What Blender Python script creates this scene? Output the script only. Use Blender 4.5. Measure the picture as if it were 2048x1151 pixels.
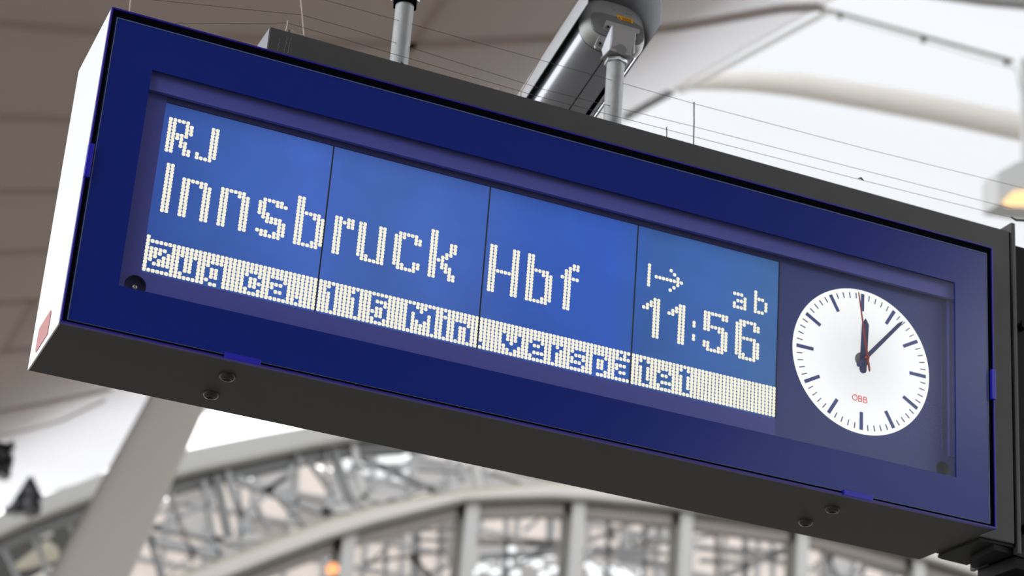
import bpy, bmesh, math, random
from mathutils import Vector, Matrix
random.seed(4)
D = bpy.data; SC = bpy.context.scene
for o in list(D.objects): D.objects.remove(o)
ZB = 3.113                                   # height of the sign's underside above the platform

# ---------------------------------------------------------------- camera
F = 4190.69; CX = 918.14; CY = 685.28
MR = Matrix(((0.92058441, -0.38186896, 0.08185616), (0.21379231, 0.31735357, -0.9238937), (0.32682899, 0.86802235, 0.37379139)))
CC = Vector((-0.6144, -3.8652, -1.513))
cd = D.cameras.new('camera'); cam = D.objects.new('camera', cd); SC.collection.objects.link(cam); SC.camera = cam
cd.sensor_fit = 'HORIZONTAL'; cd.sensor_width = 36; cd.lens = F * 36 / 2048
cd.shift_x = (1024 - CX) / 2048; cd.shift_y = (CY - 575.5) / 2048
r0, r1, r2 = MR[0], MR[1], MR[2]
cam.matrix_world = Matrix(((r0[0], -r1[0], -r2[0], CC[0]), (r0[1], -r1[1], -r2[1], CC[1]), (r0[2], -r1[2], -r2[2], CC[2] + ZB), (0, 0, 0, 1)))
cd.clip_end = 500
cd.dof.use_dof = True; cd.dof.focus_distance = 4.45; cd.dof.aperture_fstop = 3.6; cd.dof.aperture_blades = 0

# ---------------------------------------------------------------- sky and exposure
w = D.worlds.new('sky'); SC.world = w; w.use_nodes = True
bg = w.node_tree.nodes['Background']; bg.inputs[0].default_value = (0.97, 0.985, 1.0, 1); bg.inputs[1].default_value = 3.0
SC.view_settings.view_transform = 'Standard'; SC.view_settings.look = 'None'
SC.view_settings.exposure = 0; SC.view_settings.gamma = 1; SC.view_settings.use_curve_mapping = False
SC.cycles.max_bounces = 8; SC.cycles.transparent_max_bounces = 16; SC.cycles.caustics_reflective = False

def ray(u, v): return MR.transposed() @ Vector(((u - CX) / F, (v - CY) / F, 1.0))
def aY(u, v, y): d = ray(u, v); p = CC + d * ((y - CC[1]) / d[1]); return Vector((p[0], y, p[2] + ZB))
def aZ(u, v, z): d = ray(u, v); p = CC + d * ((z - CC[2]) / d[2]); return Vector((p[0], p[1], z + ZB))
def V(x, y, z): return Vector((x, y, z + ZB))

# ---------------------------------------------------------------- materials
MATS = {}
def mat(name, col, rough=.5, metal=0, spec=.5, emit=None, es=1, noise=0, nscale=20, bump=0, coat=0):
    if name in MATS: return MATS[name]
    m = D.materials.new(name); m.use_nodes = True; nt = m.node_tree; b = nt.nodes['Principled BSDF']
    b.inputs['Base Color'].default_value = (*col, 1); b.inputs['Roughness'].default_value = rough
    b.inputs['Metallic'].default_value = metal; b.inputs['Specular IOR Level'].default_value = spec
    b.inputs['Coat Weight'].default_value = coat
    if emit: b.inputs['Emission Color'].default_value = (*emit, 1); b.inputs['Emission Strength'].default_value = es
    if noise or bump:
        tc = nt.nodes.new('ShaderNodeTexCoord'); n = nt.nodes.new('ShaderNodeTexNoise'); n.inputs['Scale'].default_value = nscale; n.inputs['Detail'].default_value = 6
        nt.links.new(tc.outputs['Object'], n.inputs['Vector'])
        if noise:
            r = nt.nodes.new('ShaderNodeMapRange'); r.inputs['To Min'].default_value = 1 - noise; r.inputs['To Max'].default_value = 1 + noise
            nt.links.new(n.outputs[0], r.inputs[0]); x = nt.nodes.new('ShaderNodeVectorMath'); x.operation = 'SCALE'; x.inputs[0].default_value = col
            nt.links.new(r.outputs[0], x.inputs['Scale']); nt.links.new(x.outputs[0], b.inputs['Base Color'])
        if bump:
            bb = nt.nodes.new('ShaderNodeBump'); bb.inputs['Strength'].default_value = bump; bb.inputs['Distance'].default_value = .01
            nt.links.new(n.outputs[0], bb.inputs['Height']); nt.links.new(bb.outputs[0], b.inputs['Normal'])
    MATS[name] = m; return m
def emis(name, col, s=1):
    m = D.materials.new(name); m.use_nodes = True; nt = m.node_tree; nt.nodes.remove(nt.nodes['Principled BSDF'])
    e = nt.nodes.new('ShaderNodeEmission'); e.inputs[0].default_value = (*col, 1); e.inputs[1].default_value = s
    nt.links.new(e.outputs[0], nt.nodes['Material Output'].inputs[0]); MATS[name] = m; return m
def sheet(name, refl, trans, noise=.05, nscale=.6):
    m = D.materials.new(name); m.use_nodes = True; nt = m.node_tree; nt.nodes.remove(nt.nodes['Principled BSDF'])
    a = nt.nodes.new('ShaderNodeBsdfDiffuse'); a.inputs[0].default_value = (*refl, 1)
    t = nt.nodes.new('ShaderNodeBsdfTranslucent'); s = nt.nodes.new('ShaderNodeAddShader')
    tc = nt.nodes.new('ShaderNodeTexCoord'); mp = nt.nodes.new('ShaderNodeMapping'); mp.inputs['Scale'].default_value = (.3, 1.5, 1)
    n = nt.nodes.new('ShaderNodeTexNoise'); n.inputs['Scale'].default_value = nscale
    r = nt.nodes.new('ShaderNodeMapRange'); r.inputs['To Min'].default_value = 1 - noise; r.inputs['To Max'].default_value = 1 + noise
    x = nt.nodes.new('ShaderNodeVectorMath'); x.operation = 'SCALE'; x.inputs[0].default_value = trans
    nt.links.new(tc.outputs['Object'], mp.inputs[0]); nt.links.new(mp.outputs[0], n.inputs['Vector']); nt.links.new(n.outputs[0], r.inputs[0])
    nt.links.new(r.outputs[0], x.inputs['Scale']); nt.links.new(x.outputs[0], t.inputs[0])
    nt.links.new(a.outputs[0], s.inputs[0]); nt.links.new(t.outputs[0], s.inputs[1])
    nt.links.new(s.outputs[0], nt.nodes['Material Output'].inputs[0]); MATS[name] = m; return m

def lcd_mat():
    # backlit liquid crystal: blue cells over an uneven backlight tube (object coords 0..1 over the module)
    m = D.materials.new('lcd_blue'); m.use_nodes = True; nt = m.node_tree; b = nt.nodes['Principled BSDF']
    L = nt.links; N = nt.nodes.new
    b.inputs['Base Color'].default_value = (.01, .02, .06, 1); b.inputs['Roughness'].default_value = .35
    tc = N('ShaderNodeTexCoord'); sp = N('ShaderNodeSeparateXYZ'); L.new(tc.outputs['Object'], sp.inputs[0])
    hu = N('ShaderNodeMapRange'); hu.inputs['From Min'].default_value = .15; hu.inputs['From Max'].default_value = 1.65
    L.new(sp.outputs[0], hu.inputs[0])
    rp = N('ShaderNodeValToRGB'); e = rp.color_ramp.elements
    e[0].position = 0; e[0].color = (.030, .085, .36, 1); e[1].position = 1; e[1].color = (.036, .130, .330, 1)
    for p_, c_ in ((.08, (.042, .115, .42)), (.22, (.056, .140, .53)), (.33, (.052, .130, .44)), (.42, (.056, .140, .50)), (.5, (.046, .120, .46)), (.56, (.030, .105, .46)), (.70, (.024, .105, .52)), (.77, (.030, .110, .36)), (.87, (.036, .130, .42))):
        q = e.new(p_); q.color = (*c_, 1)
    L.new(hu.outputs[0], rp.inputs[0])
    # vertical falloff of the backlight towards top and bottom
    vz = N('ShaderNodeMapRange'); vz.inputs['From Min'].default_value = .16; vz.inputs['From Max'].default_value = .56; L.new(sp.outputs[2], vz.inputs[0])
    vr = N('ShaderNodeValToRGB'); f = vr.color_ramp.elements
    f[0].position = 0; f[0].color = (.80, .86, .82, 1); f[1].position = 1; f[1].color = (.62, .60, .60, 1)
    for p_, c_ in ((.3, .92), (.7, 1.0), (.88, 1.0), (.95, .85)):
        q = f.new(p_); q.color = (c_, c_, c_, 1)
    L.new(vz.outputs[0], vr.inputs[0])
    mx = N('ShaderNodeMix'); mx.data_type = 'RGBA'; mx.blend_type = 'MULTIPLY'; mx.inputs[0].default_value = 1
    L.new(rp.outputs[0], mx.inputs[6]); L.new(vr.outputs[0], mx.inputs[7])
    n = N('ShaderNodeTexNoise'); n.inputs['Scale'].default_value = 9; n.inputs['Detail'].default_value = 6; L.new(tc.outputs['Object'], n.inputs['Vector'])
    r = N('ShaderNodeMapRange'); r.inputs['From Min'].default_value = .3; r.inputs['From Max'].default_value = .7; r.inputs['To Min'].default_value = .93; r.inputs['To Max'].default_value = 1.07
    L.new(n.outputs[0], r.inputs[0]); sc = N('ShaderNodeVectorMath'); sc.operation = 'SCALE'; L.new(mx.outputs[2], sc.inputs[0]); L.new(r.outputs[0], sc.inputs['Scale'])
    L.new(sc.outputs[0], b.inputs['Emission Color']); b.inputs['Emission Strength'].default_value = .95
    MATS['lcd_blue'] = m; return m

def clock_mat():
    m = D.materials.new('dial_white'); m.use_nodes = True; nt = m.node_tree; b = nt.nodes['Principled BSDF']; L = nt.links; N = nt.nodes.new
    b.inputs['Base Color'].default_value = (.3, .3, .3, 1); b.inputs['Roughness'].default_value = .4
    tc = N('ShaderNodeTexCoord'); ln = N('ShaderNodeVectorMath'); ln.operation = 'LENGTH'; L.new(tc.outputs['Object'], ln.inputs[0])
    rp = N('ShaderNodeValToRGB'); e = rp.color_ramp.elements; mr = N('ShaderNodeMapRange'); mr.inputs['From Max'].default_value = .19; L.new(ln.outputs['Value'], mr.inputs[0])
    e[0].position = 0; e[0].color = (.70, .70, .68, 1); e[1].position = 1; e[1].color = (.93, .93, .85, 1)
    q = e.new(.35); q.color = (.75, .76, .74, 1); q = e.new(.7); q.color = (.87, .88, .85, 1)
    L.new(mr.outputs[0], rp.inputs[0]); L.new(rp.outputs[0], b.inputs['Emission Color']); b.inputs['Emission Strength'].default_value = 1.0
    return m

M_anth = mat('anthracite_paint', (.050, .049, .047), .55, noise=.10, nscale=9, spec=.35)
M_beam = mat('dark_steel_paint', (.060, .060, .062), .5, noise=.12, nscale=14, spec=.4)
M_black = mat('black_rubber', (.0008, .0008, .003), .9, spec=.05)
M_blackst = mat('black_steel', (.005, .005, .0055), .6, spec=.15)
M_white = mat('white_end_panel', (.86, .88, .92), .45)
M_rim = mat('ultramarine_rim', (.022, .012, .30), .35)
M_clip = mat('bright_blue_clip', (.012, .012, .46), .4)
M_pane = mat('blue_printed_glass', (.0030, .020, .235), .16, spec=.5)
M_edge = mat('bevel_highlight_line', (.15, .20, .30), .35)
M_bez = mat('hazed_violet_metal', (.085, .102, .44), .5)  # purple metal with the window glass's bluish haze painted into its colour
M_bezd = mat('hazed_violet_metal_dark', (.045, .056, .24), .6)  # darker metal, the same glass haze painted in
M_hole = mat('recess_dark_blue', (.012, .013, .05), .6)
M_lcd = lcd_mat()
M_dot = emis('lit_pixel_cream', (1.0, .955, .76), 1.0)
M_dial = clock_mat()
M_navy = mat('hazed_clock_navy', (.040, .055, .19), .5)  # dark hands lifted to navy by haze painted into the colour
M_tick = mat('hazed_tick_navy', (.045, .06, .17), .5, emit=(.045, .065, .19), es=.5)  # navy carries painted glass haze, with a faint glow added
M_hand2 = mat('clock_red', (.42, .03, .02), .45)
M_logo = mat('logo_red', (.60, .03, .03), .5, emit=(.62, .05, .045), es=.6)
M_hub = mat('clock_hub_grey', (.30, .30, .26), .5)
M_chrome = mat('screw_metal', (.55, .55, .5), .25, metal=1)
M_bolt = mat('blackened_bolt', (.030, .029, .027), .38, spec=.5)
M_label = mat('pale_red_label', (.52, .21, .21), .6, noise=.12, nscale=60)
M_galv = mat('galvanised_steel', (.36, .37, .38), .45, metal=.25, noise=.18, nscale=40, bump=.25)
M_nut = mat('bright_nut', (.62, .64, .66), .35, metal=.5)
M_cam = mat('silver_camera_paint', (.36, .37, .41), .24, metal=.8)
M_camg = mat('grey_camera_cap', (.34, .34, .34), .42, metal=.2)
M_camd = mat('grey_camera_recess', (.15, .15, .155), .5)
M_shld = mat('pale_sunshield', (.62, .64, .68), .35, metal=.3)
M_yel = mat('yellow_sticker', (.85, .42, .01), .5)
M_blk2 = mat('sticker_print', (.30, .10, .0), .6)
M_wire = mat('steel_wire', (.10, .085, .075), .5)
M_rod = mat('weathered_rod', (.52, .42, .36), .5)
M_rodd = mat('dark_rod', (.06, .055, .05), .5)
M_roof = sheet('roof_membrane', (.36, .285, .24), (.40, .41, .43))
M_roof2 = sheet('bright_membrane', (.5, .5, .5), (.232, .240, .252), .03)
M_seam = sheet('membrane_seam', (.29, .23, .19), (.33, .335, .35), 0)
M_seam2 = sheet('pale_seam', (.3, .3, .29), (.22, .215, .21), .03)
M_shade = mat('shade_deck', (.3, .3, .3), .9)
M_tube = mat('white_tube', (.84, .79, .73), .6)
M_leg = mat('warm_grey_column', (.60, .555, .52), .6, noise=.04, nscale=.7)
M_arch = mat('warm_white_arch', (.35, .325, .30), .6, noise=.05, nscale=1)
M_fas = mat('fascia_grey', (.24, .235, .225), .6, noise=.06, nscale=.4)
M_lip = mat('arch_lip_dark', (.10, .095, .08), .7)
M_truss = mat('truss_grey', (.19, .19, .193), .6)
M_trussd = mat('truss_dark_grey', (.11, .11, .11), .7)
M_post = mat('pale_post', (.285, .28, .275), .6)
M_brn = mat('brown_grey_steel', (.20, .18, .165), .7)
M_pc = sheet('cream_pane', (.35, .32, .30), (.270, .248, .232), .06, .8)
M_pw = sheet('pale_pane', (.4, .4, .4), (.40, .405, .41), .05, .8)
M_pg = mat('grey_infill', (.27, .26, .255), .8)
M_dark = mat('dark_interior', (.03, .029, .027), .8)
M_floor = mat('platform_concrete', (.205, .195, .18), .85, noise=.1, nscale=2)
M_lampb = mat('lamp_box_grey', (.50, .50, .49), .6)
M_orange = emis('orange_lamp', (1.0, .42, .18), 1.6)
M_warm = emis('warm_lamp_window', (1.0, .66, .33), 1.5)
M_rail = mat('beige_grey_cable', (.30, .29, .26), .6)
M_crump = mat('dark_crumpled_foil', (.045, .045, .05), .35, noise=.5, nscale=3, bump=1)

# ---------------------------------------------------------------- mesh helpers
def link(o): SC.collection.objects.link(o)
def mesh(name, vs, fs, m, par=None, smooth=False):
    me = D.meshes.new(name); me.from_pydata([tuple(v) for v in vs], [], fs); me.update()
    if smooth:
        for p_ in me.polygons: p_.use_smooth = True
    if m: me.materials.append(m)
    o = D.objects.new(name, me); link(o)
    if par: o.parent = par
    return o
class MB:
    def __init__(s): s.v = []; s.f = []
    def add(s, vs, fs):
        k = len(s.v); s.v += [Vector(v) for v in vs]; s.f += [tuple(i + k for i in f) for f in fs]; return s
    def box(s, x0, x1, y0, y1, z0, z1):
        z0 += ZB; z1 += ZB
        return s.add([(x0, y0, z0), (x1, y0, z0), (x1, y1, z0), (x0, y1, z0), (x0, y0, z1), (x1, y0, z1), (x1, y1, z1), (x0, y1, z1)],
                     [(0, 3, 2, 1), (4, 5, 6, 7), (0, 1, 5, 4), (1, 2, 6, 5), (2, 3, 7, 6), (3, 0, 4, 7)])
    def prism(s, pts, d):                       # polygon of world points pushed along vector d
        n = len(pts); d = Vector(d); a = [Vector(p) for p in pts]
        return s.add(a + [p + d for p in a], [tuple(range(n))[::-1], tuple(range(n, 2 * n))] + [(i, (i + 1) % n, n + (i + 1) % n, n + i) for i in range(n)])
    def tube(s, pts, r, n=10, sx=1.0, sy=1.0, cap=True):
        pts = [Vector(p) for p in pts]; rings = []
        for i, p in enumerate(pts):
            t = (pts[min(i + 1, len(pts) - 1)] - pts[max(i - 1, 0)]).normalized()
            u = t.cross(Vector((0, 1, 0)))
            if u.length < .05: u = t.cross(Vector((1, 0, 0)))
            u.normalize(); v = t.cross(u).normalized()
            rr = r[i] if isinstance(r, (list, tuple)) else r
            rings.append([p + u * math.cos(a) * rr * sx + v * math.sin(a) * rr * sy for a in [2 * math.pi * k / n for k in range(n)]])
        vs = [q for g in rings for q in g]; fs = []
        for i in range(len(pts) - 1):
            for k in range(n): fs.append((i * n + k, i * n + (k + 1) % n, (i + 1) * n + (k + 1) % n, (i + 1) * n + k))
        if cap: fs += [tuple(range(n))[::-1], tuple(range((len(pts) - 1) * n, len(pts) * n))]
        return s.add(vs, fs)
    def bar(s, a, b, wdt, dep, yn=Vector((0, 1, 0))):   # rectangular bar between a and b; wdt in plane, dep along yn
        a = Vector(a); b = Vector(b); t = (b - a).normalized(); u = t.cross(yn).normalized() * wdt / 2; d = yn * dep / 2
        return s.add([a - u - d, a + u - d, a + u + d, a - u + d, b - u - d, b + u - d, b + u + d, b - u + d],
                     [(0, 3, 2, 1), (4, 5, 6, 7), (0, 1, 5, 4), (1, 2, 6, 5), (2, 3, 7, 6), (3, 0, 4, 7)])
    def build(s, name, m, par=None, smooth=False, bevel=0):
        o = mesh(name, s.v, s.f, m, par)
        bm = bmesh.new(); bm.from_mesh(o.data); bmesh.ops.recalc_face_normals(bm, faces=bm.faces)
        if bevel: bmesh.ops.bevel(bm, geom=[e for e in bm.edges if e.calc_face_angle(0) > .5], offset=bevel, segments=2, affect='EDGES', profile=.6)
        if smooth:
            for f_ in bm.faces: f_.smooth = True
            for e_ in bm.edges:
                if e_.calc_face_angle(0) > .6: e_.smooth = False
        bm.to_mesh(o.data); bm.free(); return o
def thing(name, label, cat, loc=(0, 0, 0), group=None, kind=None):
    o = D.objects.new(name, None); link(o); o.empty_display_size = .2
    o['label'] = label; o['category'] = cat
    if group: o['group'] = group
    if kind: o['kind'] = kind
    return o
def tag(o, label, cat=None, group=None, kind=None):
    if label: o['label'] = label
    if cat: o['category'] = cat
    if group: o['group'] = group
    if kind: o['kind'] = kind
    return o
def rebase(root, loc):
    loc = Vector(loc); root.location = loc
    for c in root.children: c.location = c.location - loc
def frame_ring(x0, x1, z0, z1, w_, y0, y1, wt=None, wb=None):
    b = MB(); wt = w_ if wt is None else wt; wb = w_ if wb is None else wb
    b.box(x0, x1, y0, y1, z1 - wt, z1); b.box(x0, x1, y0, y1, z0, z0 + wb)
    b.box(x0, x0 + w_, y0, y1, z0 + wb, z1 - wt); b.box(x1 - w_, x1, y0, y1, z0 + wb, z1 - wt); return b

# ================================================================ LARGE STRUCTURE
# platform floor, out of view below, gives the bounce light
fl = MB(); fl.box(-60, 90, -70, 130, -3.313, -3.113); o = fl.build('floor', M_floor); o['kind'] = 'structure'

HZ = 9.0
E1 = Vector((7.80, 13.04)); E2 = Vector((8.24, 10.88)); dr = (E2 - E1).normalized(); E3 = E2 + dr * 46
left_poly = [(E1.x, E1.y), (E3.x, E3.y), (-9, E3.y), (-9, 41), (2.5, 36.1), (4.674, 32.49), (4.78, 32.12), (4.716, 30.0), (5.12, 31.1), (5.5, 30.16), (5.70, 29.5), (5.79, 28.9), (5.76, 28.1), (5.74, 27.75), (6.3, 26.5), (7.2, 18)]
def flat(name, poly, z, m, par=None, th=0):
    b = MB()
    if th: b.prism([V(x, y, z) for x, y in poly], (0, 0, th)); return b.build(name, m, par)
    return mesh(name, [V(x, y, z) for x, y in poly], [tuple(range(len(poly)))], m, par)
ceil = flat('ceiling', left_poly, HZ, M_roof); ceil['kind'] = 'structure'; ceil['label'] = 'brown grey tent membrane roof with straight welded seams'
def seam(pts, w_, m=None, z=HZ, par=None):
    b = MB()
    for i in range(len(pts) - 1):
        a = aZ(*pts[i], z - .012); c = aZ(*pts[i + 1], z - .012); b.bar(a, c, w_, .02, Vector((0, 0, 1)))
    return b.build('seam', m or M_seam, par or ceil)
seam([(-60, 42), (70, 55), (215, 68)], .14)
seam([(-60, 233), (150, 241)], .13); seam([(-60, 383), (140, 384)], .12)
seam([(-60, 511), (120, 500)], .12); seam([(-60, 610), (90, 600)], .11); seam([(-60, 711), (70, 697)], .11)
seam([(66, 602), (8, 700)], .07); seam([(-60, 835), (120, 800), (220, 778)], .10)
seam([(440, 75), (800, 92), (1100, 77), (1350, 55), (1560, 18), (1640, 14)], .13)
seam([(885, 0), (835, 70), (760, 190)], .10)
seam([(-40, 880), (45, 862), (120, 842), (210, 800)], .04)
seam([(1250, 235), (1342, 184)], .10, M_seam2)
# edge cable of the left membrane
b = MB(); b.tube([V(E1.x, E1.y, HZ + .03), V(E2.x, E2.y, HZ + .03), V(E3.x, E3.y, HZ + .03)], .022, 8); b.build('edge_cable', mat('pale_cable', (.8, .8, .78), .5), ceil)
# unseen deck added only to shade the left membrane from above
deck = flat('ceiling', [(5.25, 23.9), (7.1, 13.0), (E3.x - 1.4, E3.y), (-9, E3.y), (-9, 44), (0.2, 38.3), (3.45, 30.9), (4.05, 28.6), (4.4, 26.8)], HZ + .6, M_shade, None, .2); deck['kind'] = 'structure'

# walls added behind the camera to tone the reflections in the glass
b = MB(); b.box(-40, 19, -36, -34, -3.1, 14); bw = b.build('reflection_wall', mat('reflection_wall_brown', (.16, .14, .13), .8)); bw['kind'] = 'structure'
b = MB(); b.box(19, 70, -44, -42, -3.1, 20); bw = b.build('reflection_wall', mat('reflection_wall_pale', (.42, .44, .48), .8)); bw['kind'] = 'structure'
# bright membrane canopy on the right
p0 = [aZ(u, v, 14.5) for u, v in ((1250, 330), (2150, 395), (2150, -80), (1500, -80))]
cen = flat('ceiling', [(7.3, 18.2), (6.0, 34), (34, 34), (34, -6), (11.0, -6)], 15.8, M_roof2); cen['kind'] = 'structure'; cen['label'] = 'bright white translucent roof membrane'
# pale seam from the junction down to the tube
b = MB(); q0, q1 = aZ(1352, 183, HZ + .3), aZ(1652, 20, HZ + .3); dd = Vector((.08, .02, 0)); mesh('edge_strip', [q0, q1, q1 + dd, q0 + dd], [(0, 1, 2, 3)], M_seam2, ceil)

# ================================================================ THE SIGN
W, H, DP = 2.2, .7158, .307
sign = thing('departure_sign', 'big blue platform display with a lit train text panel and a round clock', 'sign')
# housing: top, bottom, back (the left end is a part of its own)
b = MB(); b.box(.003, W, .004, DP, 0, .012); b.box(.003, W, .004, DP, H - .012, H); b.box(.003, W, DP - .01, DP, .012, H - .012)
b.box(W - .01, W, .004, DP - .01, .012, H - .012); b.build('housing', M_anth, sign, bevel=.0015)
b = MB(); b.box(0, .003, .004, DP, 0, H); tag(b.build('end_panel', M_white, sign), 'white end panel')
frame_ring(0, W, 0, H, .0035, -.006, .006).build('rim', M_rim, sign)
frame_ring(.0035, W - .0035, .0035, H - .0035, .0085, -.002, .02, wt=.012, wb=.006).build('gasket', M_black, sign)
GX0, GX1, GZ0, GZ1 = .012, W - .012, .0085, H - .0145
WX0, WX1, WZ0, WZ1 = .1048, 2.0950, .1062, .5990
b = MB()
b.box(GX0, GX1, .001, .006, WZ1, GZ1); b.box(GX0, GX1, .001, .006, GZ0, WZ0); b.box(GX0, WX0, .001, .006, WZ0, WZ1); b.box(WX1, GX1, .001, .006, WZ0, WZ1)
tag(b.build('printed_border', M_pane, sign), 'glossy ultramarine glass border')
frame_ring(GX0 + .0025, GX1 - .0015, GZ0 + .0008, GZ1 - .0035, .0016, -.0002, .0012).build('bevel_highlight', M_edge, sign)  # highlight on the pane's bevel, painted as a thin pale strip
# bezel behind the window opening
BY = .016; PL = .034
b = MB(); b.box(.08, 2.12, BY, BY + .010, .5612, .64); tag(b.build('upper_rail', M_bez, sign), 'violet blue upper rail')
b = MB(); b.box(.07, .1512, PL, PL + .010, .1612, .5700); b.build('side_rail', M_bez, sign)
def holed(name, x0, x1, z0, z1, cx, cz, r_, y0, m, n=40):
    vs = []; fs = []
    for k in range(n):
        a = 2 * math.pi * k / n; c, sn = math.cos(a), math.sin(a)
        t = min(((x1 - cx) if c > 0 else (cx - x0)) / max(abs(c), 1e-6), ((z1 - cz) if sn > 0 else (cz - z0)) / max(abs(sn), 1e-6))
        vs += [(cx + r_ * c, y0, cz + r_ * sn + ZB), (cx + t * c, y0, cz + t * sn + ZB)]
    for (qx, qz) in ((x1, z1), (x0, z1), (x0, z0), (x1, z0)): vs.append((qx, y0, qz + ZB))
    for k in range(n):
        j = (k + 1) % n; a1 = math.atan2(vs[2 * k + 1][2] - ZB - cz, vs[2 * k + 1][0] - cx); f = [2 * k, 2 * k + 1]
        p_, q_ = vs[2 * k + 1], vs[2 * j + 1]
        if abs(p_[0] - q_[0]) > 1e-6 and abs(p_[2] - q_[2]) > 1e-6:
            mx_ = (p_[0] + q_[0]) / 2 > cx; mz_ = (p_[2] + q_[2]) / 2 - ZB > cz
            f.append(2 * n + {(True, True): 0, (False, True): 1, (False, False): 2, (True, False): 3}[(mx_, mz_)])
        fs.append(tuple(f + [2 * j + 1, 2 * j]))
    return mesh(name, vs, fs, m, sign)
def lathe_y(prof, cx, cz, n=28):              # profile (radius, y) turned about the y axis
    vs = []; fs = []
    for r_, y_ in prof:
        for k in range(n): a = 2 * math.pi * k / n; vs.append((cx + r_ * math.cos(a), y_, cz + r_ * math.sin(a) + ZB))
    for i in range(len(prof) - 1):
        for k in range(n): fs.append((i * n + k, i * n + (k + 1) % n, (i + 1) * n + (k + 1) % n, (i + 1) * n + k))
    return vs, fs
tag(holed('corner_plate', .07, .20, .06, .1612, .1443, .1276, .0228, PL, M_bez), 'violet blue corner plate with a screw hole')
b = MB(); b.box(.20, 1.632, PL, PL + .010, .06, .1612); tag(b.build('lower_rail', M_bez, sign), 'violet blue lower rail')
M_cpl = mat('hazed_plate_blue', (.045, .070, .285), .5)  # bluish haze of the glass is part of this plate colour
b = MB(); b.box(1.632, 2.04, PL + .0005, PL + .010, .06, .5515); b.box(2.04, 2.0772, PL + .0005, PL + .010, .1655, .5515); tag(b.build('clock_plate', M_cpl, sign), 'dark violet blue plate round the clock')
holed('corner_plate', 2.04, 2.14, .06, .1655, 2.081, .1329, .0185, PL, M_cpl)
b = MB(); b.box(2.0772, 2.14, PL + .001, PL + .010, .1655, .5700); b.box(2.0772, 2.0790, PL - .004, PL + .001, .1655, .5600); b.build('right_trim', M_bezd, sign)
b = MB(); b.box(2.0948, 2.0966, PL - .008, PL + .001, .1655, .5700); b.box(2.0966, 2.14, PL - .004, PL + .001, .1655, .5700); b.build('right_rail', M_bez, sign)
b = MB(); b.box(.1512, 2.0772, .0352, .046, .5504, .60); b.build('channel', M_bezd, sign)
b = MB(); b.box(.1512, 2.0772, .0346, .0352, .5504, .5520); b.build('channel_line', M_hole, sign)
b = MB(); b.box(.05, 2.15, .075, .08, .05, .66); b.build('back_plate', M_hole, sign)
for cx, cz, rr, scr in ((.1443, .1276, .0228, 1), (2.081, .1329, .0185, 0)):
    vs, fs = lathe_y([(rr, PL), (rr, PL + .016), (.0005, PL + .016)], cx, cz, 40)
    h_ = mesh('screw_recess', vs, fs, mat('recess_blue', (.030, .040, .15), .6) if scr else mat('recess_olive', (.055, .06, .06), .5), sign)
    if scr:
        vs, fs = lathe_y([(.0062, PL + .012), (.0055, PL + .008), (.003, PL + .0075), (.0022, PL + .010), (.0003, PL + .010)], cx + .001, cz + .0005, 14)
        mesh('screw', vs, fs, M_chrome, h_, True)

# ---- dot matrix displays
ZR, PZ = .1642, .00808
MODS = [(0, .1567, .00933), (40, .5327, .00917), (80, .9017, .00910), (120, 1.2690, .00918)]
SEP = [.1512, .5262, .8955, 1.2632, 1.632]
cells = set()
def run(c, r_top, r_bot):                      # lit rows r_top..r_bot (counted upwards, inclusive)
    for r in range(r_bot, r_top + 1): cells.add((c, r))
def glyph(c0, top, cols, h):
    for i, runs in enumerate(cols):
        for a_, b_ in runs: run(c0 + i, top - a_, top - b_)
full14 = [(0, 13)]
glyph(1, 43, [[(0, 9)], [(0, 9)], [(0, 0), (4, 5)], [(0, 0), (4, 7)], [(0, 4), (6, 9)], [(1, 3), (8, 9)], [], [(8, 9)], [(9, 9)], [(9, 9)], [(0, 9)], [(0, 8)]], 10)
glyph(2, 30, [full14, full14], 14)
nn = [[(3, 13)], [(3, 13)], [(3, 3)], [(3, 3)], [(3, 4)], [(3, 13)], [(4, 13)]]
glyph(6, 30, nn, 14); glyph(15, 30, nn, 14)
glyph(24, 30, [[(4, 7), (12, 12)], [(3, 8), (12, 13)], [(3, 3), (7, 9), (12, 13)], [(3, 3), (8, 9), (13, 13)], [(3, 4), (8, 9), (12, 13)], [(3, 4), (8, 13)], [(4, 4), (9, 12)]], 14)
bb_ = [full14, full14, [(4, 4), (13, 13)], [(4, 4), (13, 13)], [(4, 5), (12, 13)], [(4, 13)], [(5, 12)]]
glyph(33, 30, bb_, 14); glyph(91, 30, bb_, 14)
glyph(42, 30, [[(3, 13)], [(3, 13)], [(4, 4)], [(3, 5)], [(3, 5)]], 14)
glyph(48, 30, [[(3, 12)], [(3, 13)], [(12, 13)], [(13, 13)], [(13, 13)], [(3, 13)], [(3, 13)]], 14)
glyph(57, 30, [[(4, 12)], [(3, 13)], [(3, 4), (12, 13)], [(3, 3), (13, 13)], [(3, 3), (13, 13)], [(3, 5), (11, 13)], [(4, 5), (11, 12)]], 14)
glyph(66, 30, [full14, full14, [(8, 8)], [(7, 10)], [(6, 7), (9, 11)], [(3, 6), (10, 13)], [(3, 5), (12, 13)]], 14)
glyph(81, 30, [full14, full14, [(7, 7)], [(7, 7)], [(7, 7)], [(7, 7)], full14, full14], 14)
glyph(100, 30, [[(4, 4)], [(2, 13)], [(1, 13)], [(0, 1), (4, 4)], [(0, 1), (4, 4)]], 14)
glyph(123, 36, [[(0, 6)], [], [(3, 3)], [(3, 3)], [(3, 3)], [(3, 3)], [(0, 0), (3, 3), (6, 6)], [(1, 1), (3, 3), (5, 5)], [(2, 4)], [(3, 3)]], 7)
glyph(147, 36, [[(2, 2), (5, 6)], [(2, 2), (4, 4), (6, 6)], [(2, 2), (4, 4), (6, 6)], [(3, 6)]], 7)
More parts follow.
